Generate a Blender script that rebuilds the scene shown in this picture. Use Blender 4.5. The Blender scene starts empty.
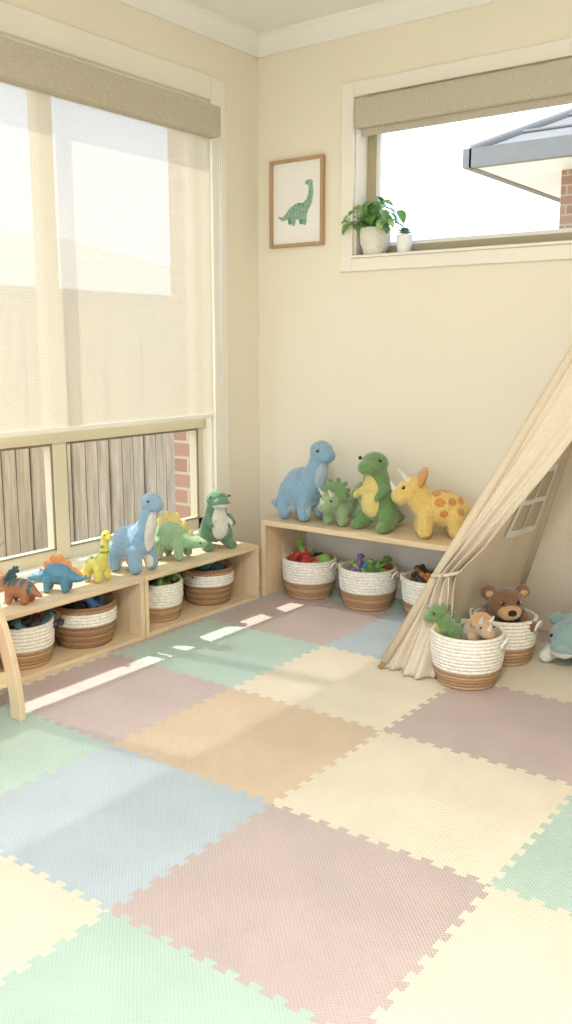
import bpy, bmesh, math, random
import numpy as np
from mathutils import Vector, Matrix, Euler
random.seed(7); np.random.seed(7)
D=bpy.data; SC=bpy.context.scene
def link(o,parent=None):
    SC.collection.objects.link(o)
    if parent: o.parent=parent
    return o
def empty(name,loc=(0,0,0),rot=(0,0,0)):
    o=D.objects.new(name,None); o.location=loc; o.rotation_euler=rot; o.empty_display_size=.05
    return link(o)
def L(c): # sRGB 0-255 -> linear
    r=[]
    for v in c:
        v=v/255.0
        r.append(v/12.92 if v<=.04045 else ((v+.055)/1.055)**2.4)
    return (r[0],r[1],r[2],1)
# ---------------- materials
class M:
    def __init__(s,name):
        s.m=D.materials.new(name); s.m.use_nodes=True
        s.nt=s.m.node_tree; s.nt.nodes.clear()
        s.out=s.n('ShaderNodeOutputMaterial')
    def n(s,t,**k):
        x=s.nt.nodes.new(t)
        for a,b in k.items():
            if a.startswith('i_'):
                x.inputs[a[2:].replace('_',' ')].default_value=b
            else: setattr(x,a,b)
        return x
    def l(s,a,b): s.nt.links.new(a,b)
def ramp(m,fac,stops):
    r=m.n('ShaderNodeValToRGB'); e=r.color_ramp.elements
    e[0].position=stops[0][0]; e[0].color=stops[0][1]
    e[1].position=stops[-1][0]; e[1].color=stops[-1][1]
    for p,c in stops[1:-1]:
        q=e.new(p); q.color=c
    m.l(fac,r.inputs['Fac']); return r.outputs['Color']
def sc(c,k): return (min(c[0]*k,1),min(c[1]*k,1),min(c[2]*k,1),1)
def simple(name,col,rough=.6,nscale=8,namt=.06,bscale=0,bstr=0,bdist=.002,sheen=0,metal=0,spec=.5,stretch=None,detail=3):
    m=M(name); p=m.n('ShaderNodeBsdfPrincipled')
    tc=m.n('ShaderNodeTexCoord'); vec=tc.outputs['Object']
    if stretch:
        mp=m.n('ShaderNodeMapping'); mp.inputs['Scale'].default_value=stretch
        m.l(vec,mp.inputs['Vector']); vec=mp.outputs['Vector']
    nz=m.n('ShaderNodeTexNoise'); nz.inputs['Scale'].default_value=nscale; nz.inputs['Detail'].default_value=detail
    m.l(vec,nz.inputs['Vector'])
    m.l(ramp(m,nz.outputs['Fac'],[(.3,sc(col,1-namt)),(.7,sc(col,1+namt))]),p.inputs['Base Color'])
    p.inputs['Roughness'].default_value=rough; p.inputs['Metallic'].default_value=metal
    p.inputs['Specular IOR Level'].default_value=spec
    if sheen:
        p.inputs['Sheen Weight'].default_value=sheen; p.inputs['Sheen Roughness'].default_value=.4
    if bscale:
        nb=m.n('ShaderNodeTexNoise'); nb.inputs['Scale'].default_value=bscale; nb.inputs['Detail'].default_value=3
        m.l(vec,nb.inputs['Vector'])
        b=m.n('ShaderNodeBump'); b.inputs['Strength'].default_value=bstr; b.inputs['Distance'].default_value=bdist
        m.l(nb.outputs['Fac'],b.inputs['Height']); m.l(b.outputs['Normal'],p.inputs['Normal'])
    m.l(p.outputs['BSDF'],m.out.inputs['Surface'])
    return m.m
def plush(name,rgb): return simple(name,L(rgb),rough=1.0,nscale=140,namt=.11,bscale=240,bstr=.8,bdist=.006,sheen=.7,spec=.05)
def plastic(name,rgb): return simple(name,L(rgb),rough=.42,nscale=40,namt=.10,bscale=90,bstr=.3,bdist=.002)
def wood(name,rgb,axis='y',rough=.5):
    st={'y':(14,1.2,14),'x':(1.2,14,14),'z':(14,14,1.2)}[axis]
    c=L(rgb); m=M(name); p=m.n('ShaderNodeBsdfPrincipled')
    tc=m.n('ShaderNodeTexCoord'); mp=m.n('ShaderNodeMapping'); mp.inputs['Scale'].default_value=st
    m.l(tc.outputs['Object'],mp.inputs['Vector'])
    nz=m.n('ShaderNodeTexNoise'); nz.inputs['Scale'].default_value=2.2; nz.inputs['Detail'].default_value=6; nz.inputs['Distortion'].default_value=.8
    m.l(mp.outputs['Vector'],nz.inputs['Vector'])
    m.l(ramp(m,nz.outputs['Fac'],[(.3,sc(c,.84)),(.5,c),(.7,sc(c,1.10))]),p.inputs['Base Color'])
    p.inputs['Roughness'].default_value=rough
    m.l(p.outputs['BSDF'],m.out.inputs['Surface']); return m.m
def math_n(m,op,a,b=None):
    x=m.n('ShaderNodeMath',operation=op)
    for i,v in enumerate((a,b)):
        if v is None: continue
        if isinstance(v,(int,float)): x.inputs[i].default_value=v
        else: m.l(v,x.inputs[i])
    return x.outputs[0]
def foam(name,rgb):
    c=L(rgb); m=M(name); p=m.n('ShaderNodeBsdfPrincipled')
    g=m.n('ShaderNodeTexCoord'); s=m.n('ShaderNodeSeparateXYZ'); m.l(g.outputs['Object'],s.inputs[0])
    k=2*math.pi/.0105
    a=math_n(m,'SINE',math_n(m,'MULTIPLY',s.outputs[0],k)); b=math_n(m,'SINE',math_n(m,'MULTIPLY',s.outputs[1],k))
    h=math_n(m,'MULTIPLY',a,b)
    nz=m.n('ShaderNodeTexNoise'); nz.inputs['Scale'].default_value=5; m.l(g.outputs['Object'],nz.inputs['Vector'])
    f=math_n(m,'ADD',math_n(m,'MULTIPLY',h,.22),nz.outputs['Fac'])
    m.l(ramp(m,f,[(.1,sc(c,.87)),(.85,sc(c,1.06))]),p.inputs['Base Color'])
    bp=m.n('ShaderNodeBump'); bp.inputs['Strength'].default_value=.55; bp.inputs['Distance'].default_value=.0012
    m.l(h,bp.inputs['Height']); m.l(bp.outputs['Normal'],p.inputs['Normal'])
    p.inputs['Roughness'].default_value=.38; p.inputs['Specular IOR Level'].default_value=.6
    m.l(p.outputs['BSDF'],m.out.inputs['Surface']); return m.m
def cloth(name,rgb,transl=.3,transp=0.0,scale=.004,rot=0):
    c=L(rgb); m=M(name)
    g=m.n('ShaderNodeTexCoord')
    nz=m.n('ShaderNodeTexNoise'); nz.inputs['Scale'].default_value=150; nz.inputs['Detail'].default_value=4
    m.l(g.outputs['Object'],nz.inputs['Vector'])
    col=ramp(m,nz.outputs['Fac'],[(.3,sc(c,.92)),(.7,sc(c,1.05))])
    d=m.n('ShaderNodeBsdfDiffuse'); t=m.n('ShaderNodeBsdfTranslucent'); m.l(col,d.inputs['Color']); m.l(col,t.inputs['Color'])
    bp=m.n('ShaderNodeBump'); bp.inputs['Strength'].default_value=.3; bp.inputs['Distance'].default_value=.002
    m.l(nz.outputs['Fac'],bp.inputs['Height']); m.l(bp.outputs['Normal'],d.inputs['Normal'])
    mx=m.n('ShaderNodeMixShader'); mx.inputs[0].default_value=transl
    m.l(d.outputs[0],mx.inputs[1]); m.l(t.outputs[0],mx.inputs[2]); o=mx.outputs[0]
    if transp:
        tr=m.n('ShaderNodeBsdfTransparent'); m2=m.n('ShaderNodeMixShader')
        s=m.n('ShaderNodeSeparateXYZ'); m.l(g.outputs['Object'],s.inputs[0])
        k=2*math.pi/.012
        a=math_n(m,'SINE',math_n(m,'MULTIPLY',s.outputs[1],k)); b=math_n(m,'SINE',math_n(m,'MULTIPLY',s.outputs[2],k))
        f=math_n(m,'ADD',math_n(m,'MULTIPLY',math_n(m,'ADD',a,b),.02),transp)
        m.l(f,m2.inputs[0]); m.l(o,m2.inputs[1]); m.l(tr.outputs[0],m2.inputs[2]); o=m2.outputs[0]
    m.l(o,m.out.inputs['Surface']); return m.m
def glass(name):
    m=M(name); t=m.n('ShaderNodeBsdfTransparent'); g=m.n('ShaderNodeBsdfGlossy'); g.inputs['Roughness'].default_value=.02
    f=m.n('ShaderNodeFresnel'); f.inputs[0].default_value=1.3; mx=m.n('ShaderNodeMixShader')
    m.l(f.outputs[0],mx.inputs[0]); m.l(t.outputs[0],mx.inputs[1]); m.l(g.outputs[0],mx.inputs[2])
    m.l(mx.outputs[0],m.out.inputs['Surface']); return m.m
def brick(name,axis,k=1.0):
    m=M(name); p=m.n('ShaderNodeBsdfPrincipled'); g=m.n('ShaderNodeTexCoord')
    s=m.n('ShaderNodeSeparateXYZ'); c=m.n('ShaderNodeCombineXYZ'); m.l(g.outputs['Object'],s.inputs[0])
    m.l(s.outputs[0 if axis=='x' else 1],c.inputs[0]); m.l(s.outputs[2],c.inputs[1])
    b=m.n('ShaderNodeTexBrick'); b.inputs['Scale'].default_value=1; b.inputs['Brick Width'].default_value=.24; b.inputs['Row Height'].default_value=.086; b.inputs['Mortar Size'].default_value=.008
    b.inputs['Color1'].default_value=sc(L((172,132,108)),k); b.inputs['Color2'].default_value=sc(L((190,154,130)),k); b.inputs['Mortar'].default_value=sc(L((200,186,166)),k)
    m.l(c.outputs[0],b.inputs['Vector']); m.l(b.outputs['Color'],p.inputs['Base Color']); p.inputs['Roughness'].default_value=.9
    m.l(p.outputs[0],m.out.inputs['Surface']); return m.m

WALL=simple('wall_paint',L((245,236,217)),rough=.75,nscale=1.5,namt=.012,bscale=250,bstr=.05,bdist=.001,spec=.3)
CEIL=simple('ceiling_paint',L((249,247,241)),rough=.9,nscale=2,namt=.01)
TRIM=simple('trim_gloss_paint',L((247,242,229)),rough=.4,nscale=3,namt=.01)
FRAME=simple('window_aluminium_cream',L((224,213,184)),rough=.35,nscale=3,namt=.02)
FRAMEB=simple('window_aluminium_bronze',L((182,170,138)),rough=.35,nscale=3,namt=.02)
SCREED=simple('floor_base',L((200,188,166)),rough=.8)
WOODY=wood('pine_wood_y',(232,207,168),'y'); WOODX=wood('pine_wood_x',(232,207,168),'x'); WOODZ=wood('pine_wood_z',(232,207,168),'z')
OAK=wood('oak_frame',(190,156,118),'z')
BLACK=simple('eye_black',(.01,.01,.01,1),rough=.15,namt=0)
WHITE=simple('matte_white',L((248,246,240)),rough=.6,namt=.01)
GLASS=glass('clear_glass')
BLIND=cloth('sheer_blind_fabric',(234,226,207),transl=.265,transp=.155)
CASS=simple('blind_cassette_fabric',L((196,187,168)),rough=.85,nscale=400,namt=.14,stretch=(1,.15,1))
CASSX=simple('blind_cassette_fabric_x',L((196,187,168)),rough=.85,nscale=400,namt=.14,stretch=(.15,1,1))
CANVAS=cloth('tepee_canvas',(235,221,198),transl=.13)
CANVASD=cloth('tepee_canvas_seam',(224,208,180),transl=.06)
# --------------- geometry helpers
def mk(name,verts,faces,mats,parent=None,smooth=False,loc=None,midx=None):
    me=D.meshes.new(name); me.from_pydata([tuple(v) for v in verts],[],faces)
    for m in (mats if isinstance(mats,(list,tuple)) else [mats]): me.materials.append(m)
    if midx is not None: me.polygons.foreach_set('material_index',midx)
    if smooth: me.polygons.foreach_set('use_smooth',[True]*len(me.polygons))
    me.update()
    o=D.objects.new(name,me)
    if loc: o.location=loc
    return link(o,parent)
BF=[(0,1,3,2),(4,6,7,5),(0,4,5,1),(2,3,7,6),(0,2,6,4),(1,5,7,3)]
def boxv(x0,x1,y0,y1,z0,z1): return [(x,y,z) for x in (x0,x1) for y in (y0,y1) for z in (z0,z1)]
def box(name,x0,x1,y0,y1,z0,z1,mat,bev=0,parent=None):
    cx,cy,cz=(x0+x1)/2,(y0+y1)/2,(z0+z1)/2
    o=mk(name,boxv(x0-cx,x1-cx,y0-cy,y1-cy,z0-cz,z1-cz),BF,mat,parent,loc=(cx,cy,cz))
    if bev:
        b=o.modifiers.new('b','BEVEL'); b.width=bev; b.segments=2
    return o
def boxes(name,lst,mat,bev=0,parent=None):
    V=[];F=[]
    for b in lst:
        n=len(V); V+=boxv(*b); F+=[tuple(i+n for i in f) for f in BF]
    o=mk(name,V,F,mat,parent)
    if bev:
        q=o.modifiers.new('b','BEVEL'); q.width=bev; q.segments=2
    return o
def tubemesh(pts,rad,seg=12,cap=True):
    pts=[Vector(p) for p in pts]; n=len(pts); V=[];F=[]
    if not hasattr(rad,'__len__'): rad=[rad]*n
    up=Vector((0,0,1))
    d0=(pts[1]-pts[0]).normalized()
    ref=up if abs(d0.z)<.9 else Vector((1,0,0))
    for i in range(n):
        d=(pts[min(i+1,n-1)]-pts[max(i-1,0)]).normalized()
        a=d.cross(ref).normalized(); b=a.cross(d).normalized()
        ref=b
        for k in range(seg):
            t=2*math.pi*k/seg
            V.append(pts[i]+(a*math.cos(t)+b*math.sin(t))*rad[i])
    for i in range(n-1):
        for k in range(seg):
            F.append((i*seg+k,i*seg+(k+1)%seg,(i+1)*seg+(k+1)%seg,(i+1)*seg+k))
    if cap:
        F.append(tuple(range(seg))[::-1]); F.append(tuple((n-1)*seg+k for k in range(seg)))
    return V,F
def tube(name,pts,rad,mat,parent=None,seg=12):
    V,F=tubemesh(pts,rad,seg); return mk(name,V,F,mat,parent,smooth=True)
# =============== ROOM SHELL
X1,Y1,H=4.2,-4.7,2.60
box('floor',-.12,X1+.12,Y1-.12,.12,-.10,-.012,SCREED)
box('ceiling',-.12,X1+.12,Y1-.12,.12,H,H+.12,CEIL)
WL=(-2.75,-.36,.29,2.26) # left window y0,y1,z0,z1
boxes('wall_left',[(-.14,0,Y1,WL[0],0,H),(-.14,0,WL[1],0,0,H),(-.14,0,WL[0],WL[1],0,WL[2]),(-.14,0,WL[0],WL[1],WL[3],H)],WALL)
WB=(.555,2.35,1.58,2.26)
boxes('wall_back',[(-.14,WB[0],0,.14,0,H),(WB[1],X1+.12,0,.14,0,H),(WB[0],WB[1],0,.14,0,WB[2]),(WB[0],WB[1],0,.14,WB[3],H)],WALL)
box('wall_right',X1,X1+.12,Y1,0,0,H,WALL)
boxes('wall_rear',[(-.14,.5,Y1-.12,Y1,0,H),(3.8,X1+.12,Y1-.12,Y1,0,H),(.5,3.8,Y1-.12,Y1,2.3,H)],WALL)
dr=empty('light_opening_1')  # rear opening and its frame are added out of view for soft frontal light
boxes('light_opening_frame',[(.50,.56,Y1-.10,Y1-.02,0,2.3),(3.74,3.8,Y1-.10,Y1-.02,0,2.3),(2.12,2.18,Y1-.10,Y1-.02,0,2.3),(.5,3.8,Y1-.10,Y1-.02,2.24,2.3),(.5,3.8,Y1-.10,Y1-.02,-.012,.03)],FRAME,parent=dr)
# cornice
prof=[(0,0),(.012,0),(.018,.008),(.030,.018),(.048,.036),(.064,.058),(.074,.066),(.074,.080),(0,.080)]
def cornice(name,fn,a,b):
    V=[fn(t,p) for t in (a,b) for p in prof]; n=len(prof)
    F=[(i,(i+1)%n,n+(i+1)%n,n+i) for i in range(n)]
    mk(name,V,F,CEIL)
cornice('trim_1',lambda t,p:(p[0],t,2.52+p[1]),Y1,0)
cornice('trim_2',lambda t,p:(t,-p[0],2.52+p[1]),0,X1)
cornice('trim_3',lambda t,p:(X1-p[0],t,2.52+p[1]),Y1,0)
boxes('baseboard_left',[(0,.012,Y1,-2.1,-.012,.09)],TRIM,.003)
boxes('baseboard_right',[(X1-.012,X1,Y1,0,-.012,.09)],TRIM,.003)
boxes('baseboard_back',[(2.75,X1-.013,-.012,0,-.012,.09)],TRIM,.003)
# =============== LEFT WINDOW
w=empty('window_1')
a,b,z0,z1=WL
boxes('architrave',[(0,.018,b,b+.10,.20,2.36),(0,.018,a,b,2.26,2.36),(0,.018,a-.10,a,.2,2.36),(.0,.018,a,b,.262,.29)],TRIM,.004,parent=w)
boxes('reveal',[(-.14,.0,b-.012,b,z0,z1),(-.14,0,a,a+.012,z0,z1),(-.14,0,a,b-.012,z1-.012,z1),(-.14,.012,a,b-.012,z0,z0+.012)],TRIM,parent=w)
fx0,fx1=-.105,-.055
fr=[(fx0,fx1,b-.055,b-.012,z0,z1-.01),(fx0,fx1,a+.012,a+.055,z0,z1-.01),(fx0,fx1,a,b-.02,z0+.01,z0+.065),(fx0,fx1,a,b-.02,z1-.06,z1-.01)]
boxes('frame',fr,FRAME,.003,parent=w)
boxes('transom',[(fx0-.005,fx1+.018,a+.02,b-.02,.790,.838)],FRAME,.003,parent=w)
boxes('mullions',[(fx0+.002,fx1+.010,ym-.035,ym+.035,z0+.02,z1-.02) for ym in (-1.25,-2.02)],FRAME,.003,parent=w)
boxes('glazing_bead',[(fx1,fx1+.008,-1.215,b-.055,.780,.790),(fx1,fx1+.008,-1.215,-1.209,.35,.780),(fx1,fx1+.008,b-.061,b-.055,.35,.780),(fx1,fx1+.008,-1.215,b-.055,.354,.360),
 (fx1,fx1+.008,-1.99,-1.285,.780,.790),(fx1,fx1+.008,-1.291,-1.285,.35,.780),(fx1,fx1+.008,-1.99,-1.285,.354,.360)],simple('bead_dark',L((138,128,108)),rough=.5),parent=w)
mk('pane',[(-.08,a,z0),(-.08,b,z0),(-.08,b,z1),(-.08,a,z1)],[(0,1,2,3)],GLASS,parent=w)
# roller blind left
rb=empty('roller_blind')
box('cassette',.0185,.095,-2.80,-.385,2.085,2.215,CASS,.008,parent=rb)
box('cassette_end_cap',.019,.096,-.385,-.378,2.083,2.217,TRIM,.002,parent=rb)
V=[];F=[];ny,nz=60,40
for i in range(ny+1):
    for j in range(nz+1):
        y=-2.78+(2.78-.405)*i/ny; z=.855+(2.10-.855)*j/nz
        V.append((.040+.0015*math.sin(y*9)*(1-j/nz),y,z))
for i in range(ny):
    for j in range(nz): F.append((i*(nz+1)+j,(i+1)*(nz+1)+j,(i+1)*(nz+1)+j+1,i*(nz+1)+j+1))
mk('fabric',V,F,BLIND,rb,smooth=True)
box('bottom_bar',.030,.050,-2.78,-.405,.842,.862,TRIM,.004,parent=rb)
V,F=[],[]
for yy in (-.345,-.330):
    v,f=tubemesh([(.05,yy,2.1),(.045,yy,1.6),(.04,yy,1.02)],.0022,6); n=len(V); V+=v; F+=[tuple(q+n for q in ff) for ff in f]
v,f=tubemesh([(.04,-.345,1.03),(.04,-.343,1.0),(.04,-.3375,.985),(.04,-.332,1.0),(.04,-.330,1.03)],.0022,6); n=len(V); V+=v; F+=[tuple(q+n for q in ff) for ff in f]
mk('bead_chain',V,F,WHITE,rb,smooth=True)
# =============== BACK WINDOW
w=empty('window_2'); a,b,z0,z1=WB
boxes('architrave',[(a-.065,a,-.018,0,z0-.07,z1+.065),(b,b+.065,-.018,0,z0-.07,z1+.065),(a,b,-.018,0,z1,z1+.065),(a,b,-.018,0,z0-.07,z0-.012)],TRIM,.004,parent=w)
boxes('reveal',[(a,a+.01,0,.14,z0,z1),(b-.01,b,0,.14,z0,z1),(a,b,0,.14,z1-.01,z1),(a-.0,b,-.03,.14,z0-.012,z0)],TRIM,.003,parent=w)
boxes('frame',[(a+.01,a+.05,.09,.13,z0,z1),(b-.05,b-.01,.09,.13,z0,z1),(a,b,.09,.13,z0,z0+.045),(a,b,.09,.13,z1-.045,z1)],FRAMEB,.003,parent=w)
boxes('inner_sash',[(a+.05,a+.07,.10,.125,z0+.045,z1-.045),(a+.05,b-.05,.10,.125,z0+.045,z0+.062)],WHITE,.002,parent=w)
mk('pane',[(a,.11,z0),(b,.11,z0),(b,.11,z1),(a,.11,z1)],[(0,1,2,3)],GLASS,parent=w)
rb=empty('roller_blind')
box('cassette',a+.03,b-.01,-.065,.02,2.115,2.24,CASSX,.01,parent=rb)
box('fabric_hem',a+.05,b-.03,-.035,-.025,2.085,2.12,CASSX,.002,parent=rb)
# =============== FOAM TILES
FC={'mint':foam('foam_mint',(190,213,202)),'pink':foam('foam_mauve',(203,185,182)),'blue':foam('foam_blue',(191,205,214)),'tan':foam('foam_tan',(221,199,172)),'cream':foam('foam_cream',(239,228,208))}
xl=[.006,.32,.925,1.53,2.14,2.75,3.36,4.18]; yl=[-.006,-.205,-.77,-1.335,-1.90,-2.465,-3.03,-3.60,-4.16,-4.69]
G={0:['cream','mint','blue','pink','cream','mint','pink','blue'],
 1:['blue','pink','blue','cream','mint','cream','blue','pink'],
 2:['pink','mint','cream','pink','cream','blue','mint','cream'],
 3:['cream','pink','tan','cream','mint','pink','cream','blue'],
 4:['blue','mint','blue','pink','cream','blue','tan','pink'],
 5:['pink','tan','cream','mint','pink','cream','blue','mint'],
 6:['cream','blue','pink','cream','blue','mint','pink','cream'],
 7:['mint','cream','mint','pink','cream','tan','blue','pink'],
 8:['pink','blue','cream','mint','pink','cream','mint','cream']}
def edge(P,Q,dx,dy,teeth=True):
    Lg=math.dist(P,Q); out=[(0,0)]
    if teeth:
        n=max(2,round(Lg/.062)); mrg=.018; p=(Lg-2*mrg)/n; am=.0085
        out.append((mrg*.6,0)); out.append((mrg*.6,-am))
        for i in range(n):
            c=mrg+(i+.5)*p; b_=.2*p; t=.275*p
            for s,o in ((c-b_,-am),(c-t,am*.8),(c-t+.003,am),(c+t-.003,am),(c+t,am*.8),(c+b_,-am)): out.append((s,o))
        out.append((Lg-mrg*.6,-am)); out.append((Lg-mrg*.6,0))
    ux,uy=(Q[0]-P[0])/Lg,(Q[1]-P[1])/Lg
    return [(P[0]+ux*s+dx*o,P[1]+uy*s+dy*o) for s,o in out]
for r in range(len(yl)-1):
    for c in range(len(xl)-1):
        xa,xb,yt,yb=xl[c],xl[c+1],yl[r],yl[r+1]
        last_r=r==len(yl)-2; last_c=c==len(xl)-2
        bot=edge((xa,yb),(xb,yb),0,1,not last_r)
        top=edge((xa,yt),(xb,yt),0,1,r>0)
        lef=edge((xa,yb),(xa,yt),1,0,c>0)
        rig=edge((xb,yb),(xb,yt),1,0,not last_c)
        pts=bot+rig+[(xb,yt)]+top[1:][::-1]+[(xa,yt)]+lef[1:][::-1]
        cx,cy=(xa+xb)/2,(yt+yb)/2
        bm=bmesh.new()
        f=bm.faces.new([bm.verts.new((p[0]-cx,p[1]-cy,0)) for p in pts])
        bm.normal_update()
        if f.normal.z<0: f.normal_flip()
        res=bmesh.ops.inset_region(bm,faces=[f],thickness=.0011,use_even_offset=True)
        bmesh.ops.delete(bm,geom=res['faces'],context='FACES')
        f=[x for x in bm.faces][0]
        res=bmesh.ops.inset_region(bm,faces=[f],thickness=.0018,use_even_offset=True)
        inner=set(f.verts)
        for v in bm.verts:
            if v not in inner: v.co.z=-.0018
        be=[e for e in bm.edges if e.is_boundary]
        ex=bmesh.ops.extrude_edge_only(bm,edges=be)
        for v in [g for g in ex['geom'] if isinstance(g,bmesh.types.BMVert)]: v.co.z=-.0118
        me=D.meshes.new('foam_mat_tile'); bm.to_mesh(me); bm.free()
        me.materials.append(FC[G[r][c]])
        o=D.objects.new('foam_mat_tile',me); o.location=(cx,cy,0); link(o)
# =============== BENCHES
def bench(name,x0,x1,y0,y1,h,t,along,bottom,splits=()):
    e=empty(name)
    top,sd=(WOODY,WOODZ) if along=='y' else (WOODX,WOODZ)
    box('top',x0,x1,y0,y1,h-t,h,top,.003,parent=e)
    if along=='y':
        for i,yy in enumerate([y0]+list(splits)+[y1-t]): box('side_%d'%i,x0+.002,x1-.002,yy,yy+t,.0005,h-t,sd,.002,parent=e)
        if bottom: box('base',x0+.003,x1-.003,y0+t,y1-t,.0008,t,top,.002,parent=e)
        box('back',x0+.001,x0+.008,y0+t,y1-t,t,h-t,top,parent=e)
    else:
        for i,xx in enumerate([x0]+list(splits)+[x1-t]): box('side_%d'%i,xx,xx+t,y0+.002,y1-.002,.0005,h-t,sd,.002,parent=e)
    return e
bench('low_bench_shelf',.004,.30,-2.05,-1.135,.26,.02,'y',True)
bench('low_bench_shelf',.004,.30,-1.130,-.385,.26,.02,'y',True)
bench('low_bench_shelf',.275,1.30,-.345,-.004,.37,.024,'x',False)
# =============== PICTURE
pf=empty('framed_dinosaur_print',(.24,0,1.84))
w2,h2,t=.155,.200,.015
boxes('frame',[(-w2,-w2+t,-.025,-.001,-h2,h2),(w2-t,w2,-.025,-.001,-h2,h2),(-w2+t,w2-t,-.025,-.001,h2-t,h2),(-w2+t,w2-t,-.025,-.001,-h2,-h2+t)],OAK,.002,parent=pf)
box('paper',-w2+t,w2-t,-.010,-.006,-h2+t,h2-t,WHITE,parent=pf)
# =============== CRITTERS
def ico(sub):
    bm=bmesh.new(); bmesh.ops.create_icosphere(bm,subdivisions=sub,radius=1)
    v=np.array([x.co[:] for x in bm.verts]); f=[tuple(q.index for q in x.verts) for x in bm.faces]; bm.free(); return v,f
IV,IF=ico(2)
IFa=np.array(IF)
def E(c,r,m=0,rot=None): return ('e',c,r,m,rot)
def C(a,ra,b,rb,m=0): return ('c',a,ra,b,rb,m)
def chain(pts,m=0): # pts: (x,y,z,r)
    return [C(p[:3],p[3],q[:3],q[3],m) for p,q in zip(pts,pts[1:])]
def sym(fn): return fn(1)+fn(-1)
def critter_mesh(name,prims,mats,vox=.004,paint=(),eyes=(),smooth=5,eye_r=.006,scale=(1,1,1)):
    fuzz=smooth>=5
    if fuzz: vox=min(vox,.0034)
    VV=[];FF=[];n=0
    def add(c,r,rot=None):
        nonlocal n
        v=IV*np.array(r)
        if rot is not None: v=v@np.array(Euler(rot).to_matrix()).T
        VV.append(v+np.array(c)); FF.append(IFa+n); n+=len(IV)
    for p in prims:
        if p[0]=='e': add(p[1],p[2],p[4])
        else:
            a_,b_=np.array(p[1],float),np.array(p[3],float); d=np.linalg.norm(b_-a_)
            k=max(2,int(d/(.35*min(p[2],p[4])))+1); k=min(k,16)
            for i in range(k+1):
                t_=i/k; add(a_+(b_-a_)*t_,[p[2]+(p[4]-p[2])*t_]*3)
    V=np.concatenate(VV); Fs=np.concatenate(FF)
    me=D.meshes.new('tmp'); me.from_pydata(V.tolist(),[],Fs.tolist())
    o=D.objects.new('tmp',me); SC.collection.objects.link(o)
    md=o.modifiers.new('r','REMESH'); md.mode='VOXEL'; md.voxel_size=vox
    ms=o.modifiers.new('s','SMOOTH'); ms.iterations=smooth+(2 if fuzz else 0); ms.factor=.5
    dg=bpy.context.evaluated_depsgraph_get(); dg.update()
    m2=D.meshes.new_from_object(o.evaluated_get(dg)); m2.name=name
    D.objects.remove(o); D.meshes.remove(me)
    for mm in mats: m2.materials.append(mm)
    nf=len(m2.polygons); ctr=np.empty(nf*3); m2.polygons.foreach_get('center',ctr); ctr=ctr.reshape(-1,3)
    best=np.full(nf,1e9); idx=np.zeros(nf,int)
    for p in prims:
        if p[0]=='e':
            q=ctr-np.array(p[1])
            if p[4] is not None: q=q@np.array(Euler(p[4]).to_matrix())
            dd=(np.linalg.norm(q/np.array(p[2]),axis=1)-1)*min(p[2]); mi=p[3]
        else:
            a_,b_=np.array(p[1],float),np.array(p[3],float); ab=b_-a_
            t_=np.clip(((ctr-a_)@ab)/(ab@ab+1e-12),0,1)
            dd=np.linalg.norm(ctr-(a_+t_[:,None]*ab),axis=1)-(p[2]+(p[4]-p[2])*t_); mi=p[5]
        s=dd<best; best[s]=dd[s]; idx[s]=mi
    for (c,r,m,only) in paint:
        s=(np.linalg.norm((ctr-np.array(c))/np.array(r),axis=1)<1)
        if only is not None: s&=(idx==only)
        idx[s]=m
    m2.polygons.foreach_set('material_index',idx.astype(np.int32))
    m2.polygons.foreach_set('use_smooth',[True]*nf)
    if fuzz: # short pile: tufted surface displaced along the normals
        nv=len(m2.vertices); co=np.empty(nv*3); m2.vertices.foreach_get('co',co)
        nn=np.empty(nv*3); m2.vertex_normals.foreach_get('vector',nn)
        rs=np.random.RandomState(11); amp=rs.uniform(-.0007,.0013,nv)
        co=co.reshape(-1,3)+nn.reshape(-1,3)*amp[:,None]
        m2.vertices.foreach_set('co',co.ravel()); m2.update()
    # eyes; highlight put in as a small white sphere
    bm=bmesh.new(); bm.from_mesh(m2)
    nb=len(mats); m2.materials.append(BLACK); m2.materials.append(WHITE)
    for c in eyes:
        for (rr,off,mi) in ((eye_r,(0,0,0),nb),(eye_r*.3,(eye_r*.45,math.copysign(eye_r*.7,c[1]) if c[1] else 0,eye_r*.5),nb+1)):
            r_=bmesh.ops.create_icosphere(bm,subdivisions=2,radius=rr,matrix=Matrix.Translation((c[0]+off[0],c[1]+off[1],c[2]+off[2])))
            for v in r_['verts']:
                for f in v.link_faces: f.material_index=mi; f.smooth=True
    bm.to_mesh(m2); bm.free()
    if scale!=(1,1,1): m2.transform(Matrix.Diagonal((*scale,1)))
    # rest on z=0
    zs=min(v.co.z for v in m2.vertices); m2.transform(Matrix.Translation((0,0,-zs)))
    return m2
def place(me,name,loc,yaw,s=1,parent=None,rot=(0,0)):
    o=D.objects.new(name,me); o.location=loc; o.rotation_euler=(math.radians(rot[0]),math.radians(rot[1]),math.radians(yaw)); o.scale=(s,s,s)
    return link(o,parent)
def brachio(fat=1.0,neck=.27,m_leg=0,nf=1.0,hf=1.0):
    P=[E((0,0,.115),(.095,.066*fat,.072*fat)),E((.045,0,.125),(.06,.058*fat,.065)),E((-.05,0,.105),(.06,.06*fat,.062))]
    P+=chain([(.055,0,.15,.050*nf),(.088,0,.20,.038*nf),(.100,0,neck,.031*nf)])
    P+=[E((.112,0,neck+.022),(.042*hf,.037*hf,.036*hf)),E((.138,0,neck+.010),(.032*hf,.031*hf,.025*hf))]
    P+=chain([(-.07,0,.10,.046),(-.115,0,.065,.030),(-.150,0,.045,.019),(-.18,0,.05,.009)])
    P+=sym(lambda s:[C((.052,s*.042,.09),.034,(.060,s*.050,.028),.030,m_leg),C((-.055,s*.044,.085),.038,(-.055,s*.052,.028),.031,m_leg)])
    return P
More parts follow.
